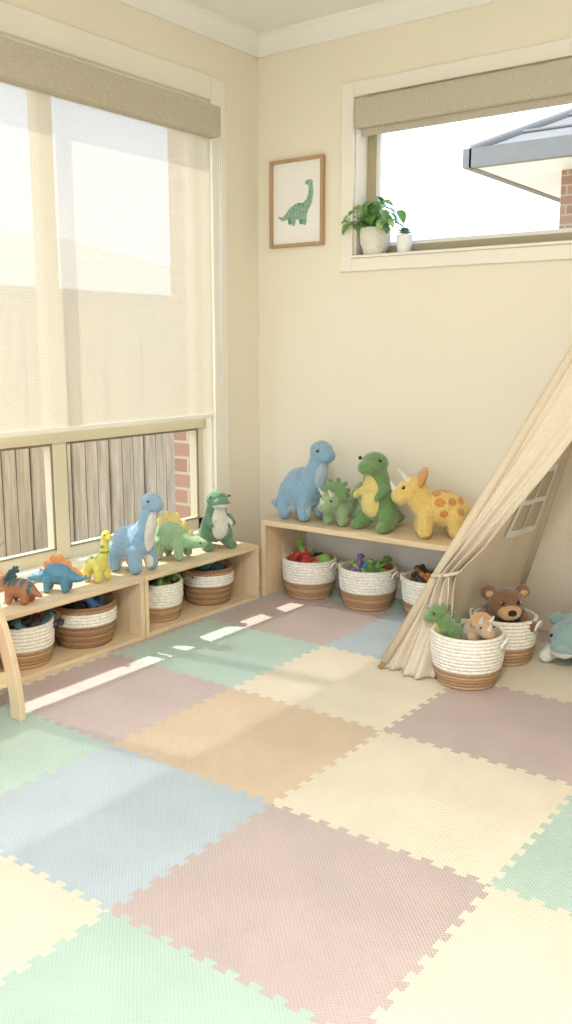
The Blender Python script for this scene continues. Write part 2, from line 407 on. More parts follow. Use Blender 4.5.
def brachio_eyes(neck=.27,hf=1.0): return [(.128,.0325*hf,neck+.031),(.128,-.0325*hf,neck+.031)]
def trex(m_belly=1,spikes=None):
    P=[E((0,0,.115),(.074,.070,.085)),E((.012,0,.165),(.060,.056,.06))]
    P+=chain([(.012,0,.19,.052),(.02,0,.225,.046)])
    P+=[E((.026,0,.262),(.054,.052,.044)),E((.070,0,.248),(.040,.042,.030)),E((.045,0,.245),(.044,.046,.034))]
    P+=chain([(-.035,0,.085,.054),(-.085,0,.05,.038),(-.13,0,.032,.024),(-.165,0,.03,.010)])
    P+=sym(lambda s:[E((.0,s*.052,.065),(.050,.034,.055)),C((.01,s*.056,.03),.026,(.058,s*.060,.022),.022)])
    P+=sym(lambda s:[C((.035,s*.050,.165),.021,(.080,s*.054,.140),.015)])
    if spikes is not None:
        for (x,z,r) in ((-.01,.300,.014),(-.04,.265,.017),(-.05,.22,.019),(-.066,.175,.02),(-.084,.13,.02),(-.099,.09,.017)):
            P.append(E((x,0,z),(r,.008,r),spikes,(0,.6,0)))
    return P
trex_eyes=[(.056,.0475,.280),(.056,-.0475,.280)]
def tric(m_frill=1,m_horn=2,m_leg=0,fr=1.0,bumps=True,hz=0.0):
    P=[E((-.01,0,.105),(.105,.075,.076)),E((-.06,0,.1),(.06,.066,.066))]
    P+=[E((.105,0,.14+hz),(.058,.057,.054)),E((.145,0,.115+hz),(.042,.040,.036)),C((.05,0,.12),.058,(.10,0,.14+hz),.052)]
    P+=[E((.068,0,.165+hz+.02*fr),(.018,.092*fr,.072*fr),m_frill,(0,-.45,0))]
    if bumps:
        for k in range(7):
            t=math.radians(-20+k*36.6)
            P.append(E((.066-.028*math.sin(t)-.01,math.cos(t)*.09*fr,.168+hz+.02*fr+math.sin(t)*.066*fr),(.013,.015,.015),m_frill))
    P+=sym(lambda s:[C((.125,s*.030,.18+hz),.013,(.160,s*.036,.215+hz),.005,m_horn)])
    P+=[C((.172,0,.142+hz),.012,(.188,0,.168+hz),.005,m_horn)]
    P+=chain([(-.09,0,.10,.045),(-.135,0,.07,.026),(-.175,0,.055,.011)])
    P+=sym(lambda s:[C((.05,s*.048,.08),.036,(.055,s*.052,.028),.032,m_leg),C((-.065,s*.048,.08),.040,(-.068,s*.052,.028),.033,m_leg)])
    return P
def tric_eyes(hz=0): return [(.142,.041,.152+hz),(.142,-.041,.152+hz)]
def steg(m_plate=1,thin=.007):
    P=[E((0,0,.095),(.080,.050,.060)),E((-.03,0,.092),(.055,.048,.055))]
    P+=chain([(.05,0,.085,.040),(.09,0,.075,.030),(.115,0,.075,.026)])+[E((.135,0,.072),(.028,.021,.019))]
    P+=chain([(-.06,0,.085,.038),(-.11,0,.07,.022),(-.16,0,.075,.009)])
    P+=sym(lambda s:[C((.045,s*.032,.07),.024,(.05,s*.036,.020),.018),C((-.045,s*.034,.07),.028,(-.048,s*.038,.020),.020)])
    for (x,z,r) in ((.085,.112,.016),(.055,.142,.023),(.018,.168,.030),(-.022,.168,.032),(-.06,.145,.026),(-.092,.112,.020),(-.12,.095,.014)):
        P.append(E((x,0,z),(r*.72,thin,r*1.05),m_plate)); P.append(E((x-r*.15,0,z-r*.6),(r*.8,thin,r*.7),m_plate))
    P+=sym(lambda s:[C((-.14,0,.075),.007,(-.155,s*.03,.098),.004,m_plate)])
    return P
steg_eyes=[(.143,.019,.08),(.143,-.019,.08)]
pB=plush('plush_blue',(148,182,206)); pB2=plush('plush_blue_light',(188,210,222)); pW=plush('plush_cream',(238,233,218))
pG=plush('plush_green',(122,156,98)); pGl=plush('plush_soft_green',(160,186,138)); pYb=plush('plush_yellow_belly',(236,214,132))
pY=plush('plush_yellow',(240,206,122)); pO=plush('plush_orange',(222,160,90)); pMint=plush('plush_mint',(162,194,150))
pDG=plush('plush_dark_green',(112,150,118)); pBr=plush('plush_brown',(140,102,74)); pBrO=plush('plush_tan',(212,168,120)); pTeal=plush('plush_teal',(152,178,172)); pTan=plush('plush_beige',(204,174,138))
# back bench row (z .37)
n1=.252
me=critter_mesh('brachio_big',brachio(1.30,n1,0,1.25,1.28),[pB,pB2],paint=[((.03,0,.045),(.10,.075,.035),1,0),((.125,0,.18),(.05,.04,.06),1,0)],eyes=brachio_eyes(n1,1.28),eye_r=.0075,scale=(1.05,1.15,1.18))
place(me,'blue_brachiosaurus_plush',(.415,-.205,.37),-6)
me=critter_mesh('tric_small',tric(1,2),[pGl,pG,pW],eyes=tric_eyes(),eye_r=.008,paint=[((0,0,.17),(.03,.05,.03),1,0),((-.07,.03,.15),(.02,.04,.03),1,0)])
place(me,'green_triceratops_plush',(.635,-.205,.37),264,.80)
me=critter_mesh('trex_big',trex(),[pG,pYb],paint=[((.085,0,.13),(.065,.050,.095),1,0)],eyes=trex_eyes,eye_r=.0075,scale=(1.05,1.22,1.15))
place(me,'green_tyrannosaurus_plush',(.835,-.215,.37),-100)
me=critter_mesh('tric_big',tric(1,2,0,.72,False,.040),[pY,pO,pW],eyes=tric_eyes(.040),eye_r=.0075,paint=[((0,-.07,.15),(.024,.03,.02),1,0),((-.05,-.06,.14),(.02,.03,.02),1,0),((-.03,.0,.18),(.024,.03,.02),1,0),((-.08,-.05,.10),(.02,.03,.02),1,0),((.01,.03,.18),(.02,.025,.03),1,0),((0,.07,.14),(.022,.03,.018),1,0),((-.05,.06,.14),(.018,.03,.016),1,0),((-.08,.06,.10),(.018,.03,.016),1,0),((-.015,.075,.095),(.018,.03,.014),1,0),((-.085,.03,.14),(.016,.03,.014),1,0)],scale=(1.0,1,1.04))
place(me,'yellow_triceratops_plush',(1.115,-.195,.37),216,1.07)
# left bench row (z .26)
me=critter_mesh('brachio_med',brachio(1.08,.272,0,1.08,1.1),[pB,pW],paint=[((.115,0,.17),(.04,.035,.10),1,0),((.0,0,.04),(.12,.05,.045),1,0)],eyes=brachio_eyes(.272,1.1),scale=(.95,1,1.0))
place(me,'blue_brachiosaurus_plush',(.18,-1.08,.26),4,1.0)
me=critter_mesh('steg_plush',steg(1,.010),[pMint,pYb],eyes=steg_eyes,eye_r=.005,vox=.0035,scale=(1,1.3,1.05))
place(me,'green_stegosaurus_plush',(.16,-.82,.26),18,1.0)
me=critter_mesh('trex_med',trex(1,2),[pDG,pW,pMint],vox=.0035,paint=[((.085,0,.14),(.06,.048,.11),1,0),((.09,0,.230),(.05,.05,.018),1,0)],eyes=trex_eyes,eye_r=.0065,scale=(1,1.15,1))
place(me,'green_tyrannosaurus_plush',(.175,-.555,.26),-22,.88)
qY=plastic('plastic_yellow',(222,212,110)); qG=plastic('plastic_green',(120,160,80)); qT=plastic('plastic_teal',(86,140,166)); qO=plastic('plastic_orange',(222,144,84)); qBr=plastic('plastic_brown',(166,112,80)); qTd=plastic('plastic_dark_teal',(70,106,116)); qR=plastic('plastic_red',(190,72,64)); qP=plastic('plastic_purple',(128,88,144)); qLG=plastic('plastic_lime',(136,186,86)); qBl=plastic('plastic_blue',(90,130,186)); qK=plastic('plastic_charcoal',(60,60,60))
me=critter_mesh('brachio_toy',brachio(.75,.30),[qY,qG],vox=.004,smooth=3,paint=[((-.03,0,.18),(.03,.08,.03),1,0),((.03,0,.18),(.02,.08,.03),1,0),((.09,0,.25),(.03,.06,.014),1,0),((.1,0,.21),(.03,.06,.012),1,0),((-.08,0,.13),(.018,.08,.03),1,0)],eyes=brachio_eyes(.30),eye_r=.006,scale=(.8,1,1))
place(me,'yellow_brachiosaurus_figurine',(.19,-1.285,.26),8,.58)
me=critter_mesh('steg_toy',steg(1,.006),[qT,qO],vox=.003,smooth=2,paint=[((0,0,.03),(.2,.1,.025),0,None)],eyes=steg_eyes,eye_r=.004)
place(me,'blue_stegosaurus_figurine',(.19,-1.48,.26),215,.72)
me=critter_mesh('tric_toy',tric(1,2),[qBr,qTd,qO],vox=.004,smooth=2,paint=[((.0,0,.17),(.018,.09,.06),1,0),((-.05,0,.17),(.016,.09,.07),1,0),((.045,0,.16),(.014,.09,.05),1,0),((-.1,0,.12),(.014,.09,.05),1,0)],eyes=tric_eyes(),eye_r=.006)
place(me,'striped_triceratops_figurine',(.20,-1.665,.26),205,.50)
# wall print dinosaur (flat)
WC=simple('watercolour_green',L((146,180,156)),rough=.9,nscale=45,namt=.3); WC2=simple('watercolour_teal',L((106,150,138)),rough=.9,nscale=45,namt=.3)
Pp=[E((0,0,.1),(.09,.05,.065))]+chain([(.05,0,.12,.045),(.10,0,.17,.030),(.115,0,.24,.024),(.11,0,.29,.022)])+[E((.095,0,.31),(.04,.02,.022))]
Pp+=chain([(-.06,0,.1,.045),(-.11,0,.07,.028),(-.16,0,.05,.015),(-.2,0,.07,.007)])+[C((.05,0,.08),.026,(.055,0,.01),.02),C((.02,0,.07),.024,(.02,0,.015),.018,1),C((-.05,0,.07),.028,(-.055,0,.01),.021),C((-.085,0,.06),.022,(-.09,0,.02),.017,1)]
me=critter_mesh('print_dino',Pp,[WC,WC2],vox=.005,smooth=2,paint=[((0,0,.16),(.02,1,.015),1,None),((-.04,0,.15),(.012,1,.012),1,None),((.04,0,.14),(.012,1,.012),1,None)])
me.transform(Matrix.Diagonal((1,.012,1,1)))
place(me,'printed_dinosaur',(.012,-.0108,-.105),0,.60,parent=pf)
# =============== BASKETS
def rope(name,rgb):
    return simple(name,L(rgb),rough=.9,nscale=90,namt=.14,bscale=350,bstr=.5,bdist=.002)
RW=rope('cotton_rope_white',(242,236,222)); RB=rope('jute_rope_brown',(174,138,100)); RT=rope('jute_rope_tan',(192,158,120)); RD=rope('rope_dark',(150,116,84))
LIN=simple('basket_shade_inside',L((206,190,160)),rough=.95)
def basket(name,x,y,z,rt,rbm,h,scheme,handles=True,hyaw=0):
    e=empty(name,(x,y,z))
    nc=max(9,int(h/.0125)); seg=120; per=6; V=[];F=[];MI=[]
    rows=nc*per
    ch=h/nc
    def rad(t): return rbm+(rt-rbm)*(math.sin(min(t*1.35,1)*math.pi/2))
    for i in range(rows+1):
        t=i/rows; k=min(i//per,nc-1); ph=(i%per)/per
        bulge=abs(math.sin(math.pi*(i/per)))*ch*.34
        for s in range(seg):
            an=2*math.pi*s/seg
            tw=.0011*math.sin(an*40+ph*5+k*1.3)*(bulge/(ch*.34))
            r=rad(t)-.007+bulge+tw
            V.append((r*math.cos(an),r*math.sin(an),t*h))
    for i in range(rows):
        k=i//per; t=(k+.5)/nc
        if scheme=='A': mi=0 if t>.42 else (1 if k%3 else 2)
        elif scheme=='C': mi=0 if t>.36 else (1 if k%3 else 2)
        else: mi=0 if .50<t<.86 else (1 if k%2 else 3)
        for s in range(seg):
            F.append((i*seg+s,i*seg+(s+1)%seg,(i+1)*seg+(s+1)%seg,(i+1)*seg+s)); MI.append(mi)
    base=len(V)
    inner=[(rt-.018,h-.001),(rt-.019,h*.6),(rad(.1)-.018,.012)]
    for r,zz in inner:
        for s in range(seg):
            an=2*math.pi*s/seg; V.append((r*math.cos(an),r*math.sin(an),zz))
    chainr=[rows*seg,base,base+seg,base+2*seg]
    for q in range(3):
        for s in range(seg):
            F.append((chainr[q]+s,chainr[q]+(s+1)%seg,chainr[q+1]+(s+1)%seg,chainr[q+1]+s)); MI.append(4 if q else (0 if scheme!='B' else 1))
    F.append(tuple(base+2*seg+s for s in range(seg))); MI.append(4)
    F.append(tuple(range(seg))[::-1]); MI.append(1)
    mk('woven_body',V,F,[RW,RB,RT,RD,LIN],e,smooth=True,midx=MI)
    if handles:
        for sgn in (1,-1):
            pts=[]
            for q in range(13):
                u=q/12*math.pi; aa=hyaw+ (math.cos(u))*.18
                rr=rt+.004+.010*math.sin(u)
                pts.append((sgn*rr*math.cos(aa),sgn*rr*math.sin(aa),h*.80+ .030*math.sin(u)))
            tube('handle',pts,.0050,RW if scheme!='B' else RB,e,8)
    return e
mini=[critter_mesh('mini_b',brachio(.9,.24),[qG],vox=.007,smooth=2),critter_mesh('mini_t',tric(0,0),[qG],vox=.007,smooth=2),critter_mesh('mini_s',steg(0,.011),[qG],vox=.006,smooth=2),critter_mesh('mini_r',trex(),[qG],vox=.007,smooth=2)]
def pile(e,r,h,cols,seed,n=11,s0=.42,lift=.58):
    rnd=random.Random(seed)
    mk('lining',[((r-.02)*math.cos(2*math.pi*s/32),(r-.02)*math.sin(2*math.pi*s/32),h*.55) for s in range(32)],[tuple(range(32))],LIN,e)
    for i in range(n):
        an=i*2.4; rr=(r-.055)*math.sqrt((i+.3)/n)
        m_=rnd.choice(mini).copy(); m_.materials.clear(); m_.materials.append(cols[i%len(cols)])
        for _ in range(2): m_.materials.append(BLACK)
        m_.polygons.foreach_set('material_index',[0]*len(m_.polygons))
        o=D.objects.new('toy_%d'%i,m_); s=s0*rnd.uniform(.8,1.1)
        o.scale=(s,s,s); o.location=(rr*math.cos(an),rr*math.sin(an),h*lift+.022*(1-rr/r)+rnd.uniform(0,.010))
        o.rotation_euler=(rnd.uniform(-1.2,1.2),rnd.uniform(-.8,.8),rnd.uniform(0,6.28)); link(o,e)
ZB=.0205
e=basket('rope_storage_basket',.165,-1.635,ZB,.120,.100,.160,'A',hyaw=1.57); pile(e,.12,.16,[qK,qR,qTd],1,9,.36)
e=basket('rope_storage_basket',.160,-1.335,ZB,.132,.108,.165,'B',hyaw=1.57); pile(e,.132,.165,[qK,qR,qK,qBl,qBr],2,11,.36)
e=basket('rope_storage_basket',.165,-.925,ZB,.112,.094,.165,'A',hyaw=1.57); pile(e,.112,.165,[qG,qK,qLG,qT],3,9,.34)
e=basket('rope_storage_basket',.165,-.60,ZB,.122,.102,.165,'B',hyaw=1.57); pile(e,.122,.165,[qT,qK,qG,qTd],4,9,.35)
e=basket('rope_storage_basket',.445,-.185,.0005,.134,.108,.185,'A'); pile(e,.134,.185,[qR,qLG,qP,qO,qG,qR,qK],5,13,.38,.64)
e=basket('rope_storage_basket',.765,-.175,.0005,.136,.110,.185,'A'); pile(e,.136,.185,[qLG,qP,qLG,qR,qT,qG],6,13,.38,.62)
e=basket('rope_storage_basket',1.090,-.175,.0005,.134,.108,.185,'A'); pile(e,.134,.185,[qG,qBr,qK,qO],7,11,.38,.60)
e=basket('rope_storage_basket',1.550,-.79,.0005,.134,.104,.190,'C')
mg=critter_mesh('trex_g',trex(1,2),[pG,pYb,pDG],paint=[((.085,0,.14),(.06,.045,.11),1,0)],eyes=trex_eyes,eye_r=.008)
place(mg,'green_dinosaur_plush',(-.045,.01,.09),222,.66,parent=e,rot=(0,20))
mt=critter_mesh('tric_tan',tric(1,2,0,.8,False),[pTan,pBrO,pW],eyes=tric_eyes(),eye_r=.007)
place(mt,'tan_dinosaur_plush',(.035,.01,.115),-40,.60,parent=e,rot=(0,-10))
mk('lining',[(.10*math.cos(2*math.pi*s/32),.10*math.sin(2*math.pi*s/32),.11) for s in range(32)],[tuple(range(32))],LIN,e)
e=basket('rope_storage_basket',1.560,-.485,.0005,.124,.10,.175,'C')
# brown bear plush leaning out of the basket
Pb=[E((-.02,0,.07),(.075,.075,.075)),E((.03,0,.155),(.062,.074,.060)),E((.078,0,.140),(.036,.046,.032),1)]
Pb+=sym(lambda s:[E((.015,s*.066,.195),(.022,.030,.028)),E((.026,s*.066,.195),(.014,.018,.017),1),C((.02,s*.065,.10),.028,(.085,s*.082,.085),.026)])
Pb+=[E((.112,0,.150),(.012,.016,.011),2)]
mb=critter_mesh('bear',Pb,[pBr,pBrO,BLACK],eyes=[(.082,.030,.178),(.082,-.030,.178)],eye_r=.008)
place(mb,'brown_bear_plush',(-.02,.0,.075),-48,1.0,parent=e,rot=(0,8))
mk('lining',[(.095*math.cos(2*math.pi*s/32),.095*math.sin(2*math.pi*s/32),.10) for s in range(32)],[tuple(range(32))],LIN,e)
Pt=[E((0,0,.10),(.13,.105,.10)),E((.10,0,.115),(.085,.085,.075)),E((.165,0,.085),(.045,.055,.040))]
Pt+=sym(lambda s:[C((.09,s*.065,.05),.035,(.13,s*.085,.028),.028,1),C((-.07,s*.07,.06),.04,(-.06,s*.10,.03),.030,1),E((.05,s*.075,.165),(.018,.035,.030))])
Pt+=chain([(-.1,0,.09,.05),(-.16,0,.05,.025)])
mtl=critter_mesh('teal',Pt,[pTeal,pW],eyes=[(.162,.055,.130),(.162,-.055,.130)],eye_r=.008,paint=[((.18,0,.055),(.06,.08,.025),1,0)])
place(mtl,'teal_dinosaur_plush',(1.79,-.32,.0005),-92,.92)
# =============== TEPEE
tp=empty('canvas_tepee')
FL,BL,BR,FR=[Vector(p) for p in ((1.24,-.86,.0),(1.40,-.07,.0),(2.58,-.07,.0),(2.64,-.93,.0))]
AP=Vector((1.95,-.52,1.46))
def face(name,A,B,inw,hole=None):
    nu,nv=36,40; V=[];F=[]
    for j in range(nv+1):
        v=j/nv*.985
        for i in range(nu+1):
            u=i/nu; p=A.lerp(B,u).lerp(AP,v)
            sag=math.sin(math.pi*u)*(1-v)*.035+.006*math.sin(u*21+v*5)*(1-v)*math.sin(math.pi*u)
            p=p+Vector(inw)*sag; p.z=max(p.z,.003+.006*abs(math.sin(u*12))); V.append(p)
    for j in range(nv):
        for i in range(nu):
            q=j*(nu+1)+i; F.append((q,q+1,q+nu+2,q+nu+1))
    mk(name,V,F,CANVAS,tp,smooth=True)
face('left_panel',FL,BL,(1,0,0)); face('back_panel',BL,BR,(0,-1,0)); face('right_panel',BR,FR,(-1,0,0))
for nm,A in (('pole_fl',FL),('pole_bl',BL),('pole_br',BR),('pole_fr',FR)):
    d=AP-A; tube(nm,[A+Vector((0,0,.001)),A+d*.5,A+d*1.14],.0115,OAK,tp)
    tube(nm+'_sleeve',[A+d*.02+Vector((0,0,.0)),A+d*.35,A+d*.7,A+d*.97],[.017,.0185,.017,.019],CANVASD,tp,14)
def interp(tab,z):
    for (a_,b_),(c_,d_) in zip(tab,tab[1:]):
        if z<=c_:
            t=(z-a_)/(c_-a_); t=t*t*(3-2*t)*.5+t*.5; return b_+(d_-b_)*t
    return tab[-1][1]
def flap(name,A,sgn,tab):
    nu,nv=90,90; V=[];F=[]
    for j in range(nv+1):
        z=.004+(1.42)*j/nv; v=z/1.46; p0=A.lerp(AP,v); wd=interp(tab,z)
        tie=math.exp(-((z-.376)/.14)**2); low=max(0,1-z/1.3)
        for i in range(nu+1):
            u=i/nu
            fold=math.sin(u*22+1.2*math.sin(z*5))*(.013*low+.016*tie)*min(1,u*5)
            fold+=.024*math.sin(u*7+z*3)*low*min(1,u*3)
            x=p0.x+sgn*wd*u; yy=p0.y-.004-abs(tie*.018*math.sin(math.pi*u))+fold
            V.append((x,yy,z))
    for j in range(nv):
        for i in range(nu):
            q=j*(nu+1)+i; F.append((q,q+1,q+nu+2,q+nu+1))
    o=mk(name,V,F,CANVAS,tp,smooth=True)
    s_=o.modifiers.new('hem','SOLIDIFY'); s_.thickness=.003
flap('front_flap_left',FL,1,[(0,.21),(.2,.15),(.376,.07),(.5,.11),(.87,.175),(1.0,.20),(1.14,.155),(1.46,.003)])
flap('front_flap_right',FR,-1,[(0,.25),(.2,.16),(.376,.07),(.5,.125),(.87,.185),(1.0,.22),(1.14,.155),(1.46,.003)])
for sg,A in ((1,FL),(-1,FR)):
    c=A.lerp(AP,.376/1.46)+Vector((sg*.03,-.006,0))
    pts=[c+Vector((.050*math.cos(t),.034*math.sin(t),.012*math.cos(t)*sg)) for t in [k*2*math.pi/24 for k in range(25)]]
    tube('tie_band',pts,.007,CANVASD,tp,8)
    tube('tie_string',[c+Vector((sg*.03,-.04,0)),c+Vector((sg*.036,-.05,-.05)),c+Vector((sg*.03,-.045,-.12))],.003,CANVASD,tp,6)
# tepee window on left panel
def lp(u,v,off=.0):
    p=FL.lerp(BL,u).lerp(AP,v); sag=math.sin(math.pi*u)*(1-v)*.035+.006*math.sin(u*21+v*5)*(1-v)*math.sin(math.pi*u)
    return p+Vector((sag+off,0,0))
def quadstrip(name,u0,u1,v0,v1,off,mat):
    n=8;V=[];F=[]
    for j in range(n+1):
        for i in range(n+1): V.append(lp(u0+(u1-u0)*i/n,v0+(v1-v0)*j/n,off))
    for j in range(n):
        for i in range(n):
            q=j*(n+1)+i; F.append((q,q+1,q+n+2,q+n+1))
    mk(name,V,F,mat,tp,smooth=True)
WIN=simple('tepee_window_mesh',L((206,190,160)),rough=.9)
for side in (1,-1):
    quadstrip('window_panel',.50,.86,.33,.50,.004*side,WIN)
    for k,(u0,u1,v0,v1) in enumerate(((.48,.515,.32,.51),(.845,.88,.32,.51),(.665,.695,.32,.51),(.48,.88,.32,.338),(.48,.88,.492,.51),(.48,.88,.408,.422))):
        quadstrip('window_binding_%d'%k,u0,u1,v0,v1,.007*side,WHITE)
# =============== PLANTS
LEAF=simple('leaf_green',L((112,158,84)),rough=.4,nscale=60,namt=.3); LEAF2=simple('leaf_variegated',L((176,204,136)),rough=.4,nscale=60,namt=.35)
def leaf(L_,W_,cup=.12):
    V=[];F=[];n=10
    for i in range(n+1):
        t=i/n; w_=W_*math.sin(math.pi*t**.8)**.65*.5 if 0<t<1 else 0
        for s in (-1,-.5,0,.5,1):
            V.append((t*L_,s*w_,-L_*.35*t*t+abs(s)*w_*cup*3))
    for i in range(n):
        for k in range(4): q=i*5+k; F.append((q,q+1,q+6,q+5))
    return V,F
def potprof(name,x,y,z,r0,r1,h,mat,parent):
    pr=[(0,0),(r0*.9,0),(r0,.004),(r1,h*.5),(r1,h-.004),(r1-.002,h),(r1-.006,h),(r1-.007,h-.012),(0,h-.012)]
    seg=40;V=[];F=[]
    for r,zz in pr:
        for s in range(seg): V.append((r*math.cos(2*math.pi*s/seg),r*math.sin(2*math.pi*s/seg),zz))
    for i in range(len(pr)-1):
        for s in range(seg): F.append((i*seg+s,i*seg+(s+1)%seg,(i+1)*seg+(s+1)%seg,(i+1)*seg+s))
    return mk(name,V,F,mat,parent,smooth=True)
POT=simple('ceramic_pot',L((232,228,216)),rough=.6,nscale=120,namt=.12,bscale=70,bstr=.8,bdist=.004)
SOIL=simple('soil',L((80,62,46)),rough=1)
pp=empty('potted_plant',(.648,.032,WB[2]+.0005))
potprof('pot',0,0,0,.052,.070,.118,POT,pp)
mk('soil',[(.062*math.cos(t*.3),.062*math.sin(t*.3),.107) for t in range(21)],[tuple(range(21))],SOIL,pp)
rnd=random.Random(3); V=[];F=[];MI=[];SV=[];SF=[]
for i in range(60):
    az=rnd.uniform(0,6.28); rr=rnd.uniform(.01,.112); hh=.125+rnd.uniform(.0,.17)*(1-rr/.18)
    if math.sin(az)*rr>.035: rr=.035/max(.3,abs(math.sin(az)))*.9
    tip=Vector((rr*math.cos(az)*1.1,rr*math.sin(az)*.75,hh))
    if i<5: tip=Vector((-.08-.008*i,-.050-.005*i,.125+.006*i))
    v,f=leaf(rnd.uniform(.046,.062),rnd.uniform(.038,.050))
    mt_=Matrix.Translation(tip)@Euler((rnd.uniform(-.4,.4),rnd.uniform(-.2,.9),az+rnd.uniform(-.6,.6))).to_matrix().to_4x4()
    n=len(V); V+=[mt_@Vector(q) for q in v]; F+=[tuple(q+n for q in ff) for ff in f]; MI+=[i%3==0]*len(f)
    v,f=tubemesh([(0,0,.09),(tip.x*.4,tip.y*.4,.09+max(.02,(tip.z-.09)*.7)),tip],.0015,5); n=len(SV); SV+=v; SF+=[tuple(q+n for q in ff) for ff in f]
mk('leaves',V,F,[LEAF,LEAF2],pp,smooth=True,midx=[int(q) for q in MI]); mk('stems',SV,SF,LEAF,pp,smooth=True)
sp=empty('potted_succulent',(.80,.03,WB[2]+.0005))
potprof('pot',0,0,0,.030,.035,.080,WHITE,sp)
V=[];F=[]
for i in range(26):
    az=i*2.4; t=i/26; v,f=leaf(.042-.014*t,.014,.3)
    mt_=Matrix.Translation((0,0,.074+.014*t))@Matrix.Rotation(az,4,'Z')@Matrix.Rotation(-.6-.7*t,4,'Y')
    n=len(V); V+=[mt_@Vector(q) for q in v]; F+=[tuple(q+n for q in ff) for ff in f]
mk('leaves',V,F,simple('succulent_green',L((110,150,116)),rough=.5),sp,smooth=True)
# =============== WOODEN BOOK RACK (left edge)
br=empty('wooden_book_rack')
def sidepanel(y,nm):
    out=[(.60,.0),(.597,.06),(.585,.14),(.565,.22),(.535,.30),(.495,.38),(.44,.44),(.37,.475),(.335,.48)]
    inn=[(.545,.0),(.545,.06),(.535,.13),(.515,.20),(.49,.27),(.455,.33),(.41,.38),(.36,.41),(.335,.415)]
    out=[(x-.025,z) for x,z in out]; inn=[(x-.025,z) for x,z in inn]
    V=[];F=[];n=len(out)
    for yy in (y,y-.022):
        for p in out: V.append((p[0],yy,p[1]+.0005))
        for p in inn: V.append((p[0],yy,p[1]+.0005))
    m=2*n
    for i in range(n-1):
        F+= [(i,i+1,n+i+1,n+i),(m+i,m+n+i,m+n+i+1,m+i+1),(i,m+i,m+i+1,i+1),(n+i,n+i+1,m+n+i+1,m+n+i)]
    F+=[(0,n,m+n,m),(n-1,m+n-1,m+2*n-1,2*n-1)]
    o=mk(nm,V,F,WOODZ,br); b_=o.modifiers.new('b','BEVEL'); b_.width=.003; b_.segments=2
    box(nm+'_back_post',.303,.333,y-.022,y,.0005,.48,WOODZ,.003,parent=br)
    box(nm+'_rail',.333,.53,y-.02,y-.002,.10,.135,WOODX,.003,parent=br)
sidepanel(-1.94,'side_1'); sidepanel(-2.42,'side_2')
box('shelf_low',.335,.520,-2.42,-1.962,.105,.12,WOODY,.002,parent=br)
box('shelf_lip',.505,.520,-2.42,-1.962,.12,.155,WOODY,.002,parent=br)
box('shelf_back',.325,.337,-2.42,-1.962,.14,.47,WOODY,.002,parent=br)
for i,(y0,cc) in enumerate(((-1.99,(214,120,70)),(-2.10,(96,150,170)),(-2.24,(238,226,200)))):
    o=box('book_%d'%i,.45,.468,y0-.15,y0+.02,.121,.121+.18,simple('book_cover_%d'%i,L(cc),rough=.5,nscale=30,namt=.3),.002,parent=br)
    o.location.x-=.03*i
# =============== OUTSIDE
GR=simple('ground_gravel',L((206,198,178)),rough=1,nscale=20,namt=.2)
box('ground',-30,30,-30,30,-.40,-.30,GR)
FW=simple('fence_wood',L((194,178,152)),rough=.9,nscale=6,namt=.24,stretch=(1,6,.5))
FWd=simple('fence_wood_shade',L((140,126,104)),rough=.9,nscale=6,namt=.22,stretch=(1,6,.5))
fe=empty('paling_fence')
V=[];V2=[]
y=-4.0;k=0
while y<4.6:
    h_=1.36+.012*math.sin(k*1.7)
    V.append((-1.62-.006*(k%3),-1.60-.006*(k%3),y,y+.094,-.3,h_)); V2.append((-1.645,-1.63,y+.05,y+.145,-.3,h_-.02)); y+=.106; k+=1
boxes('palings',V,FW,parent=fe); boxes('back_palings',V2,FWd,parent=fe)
boxes('rails',[(-1.69,-1.648,-4,4.6,z,z+.07) for z in (0,.55,1.1)],FW,parent=fe)
box('brick_house_wing',-.58,-.141,-.02,.34,-.3,3.0,brick('brick_red',  'x'))
# shrub
sh=empty('garden_shrub',(-1.3,-.98,-.3)); V=[];F=[]; rnd=random.Random(9)
for i in range(260):
    az=rnd.uniform(0,6.28); r_=rnd.random()**.5*.24; hh=rnd.uniform(.05,.76)*(1-.6*(r_/.27)**2)
    v,f=leaf(.05,.03); mt_=Matrix.Translation((r_*math.cos(az)*.9,r_*math.sin(az)*1.2,hh))@Euler((rnd.uniform(-1,1),rnd.uniform(-1,1),az)).to_matrix().to_4x4()
    n=len(V); V+=[mt_@Vector(q) for q in v]; F+=[tuple(q+n for q in ff) for ff in f]
mk('foliage',V,F,simple('shrub_green',L((140,160,112)),rough=.6,nscale=20,namt=.3),sh,smooth=True)
tube('trunk',[(0,0,0),(0,0,.45)],.02,FW,sh)
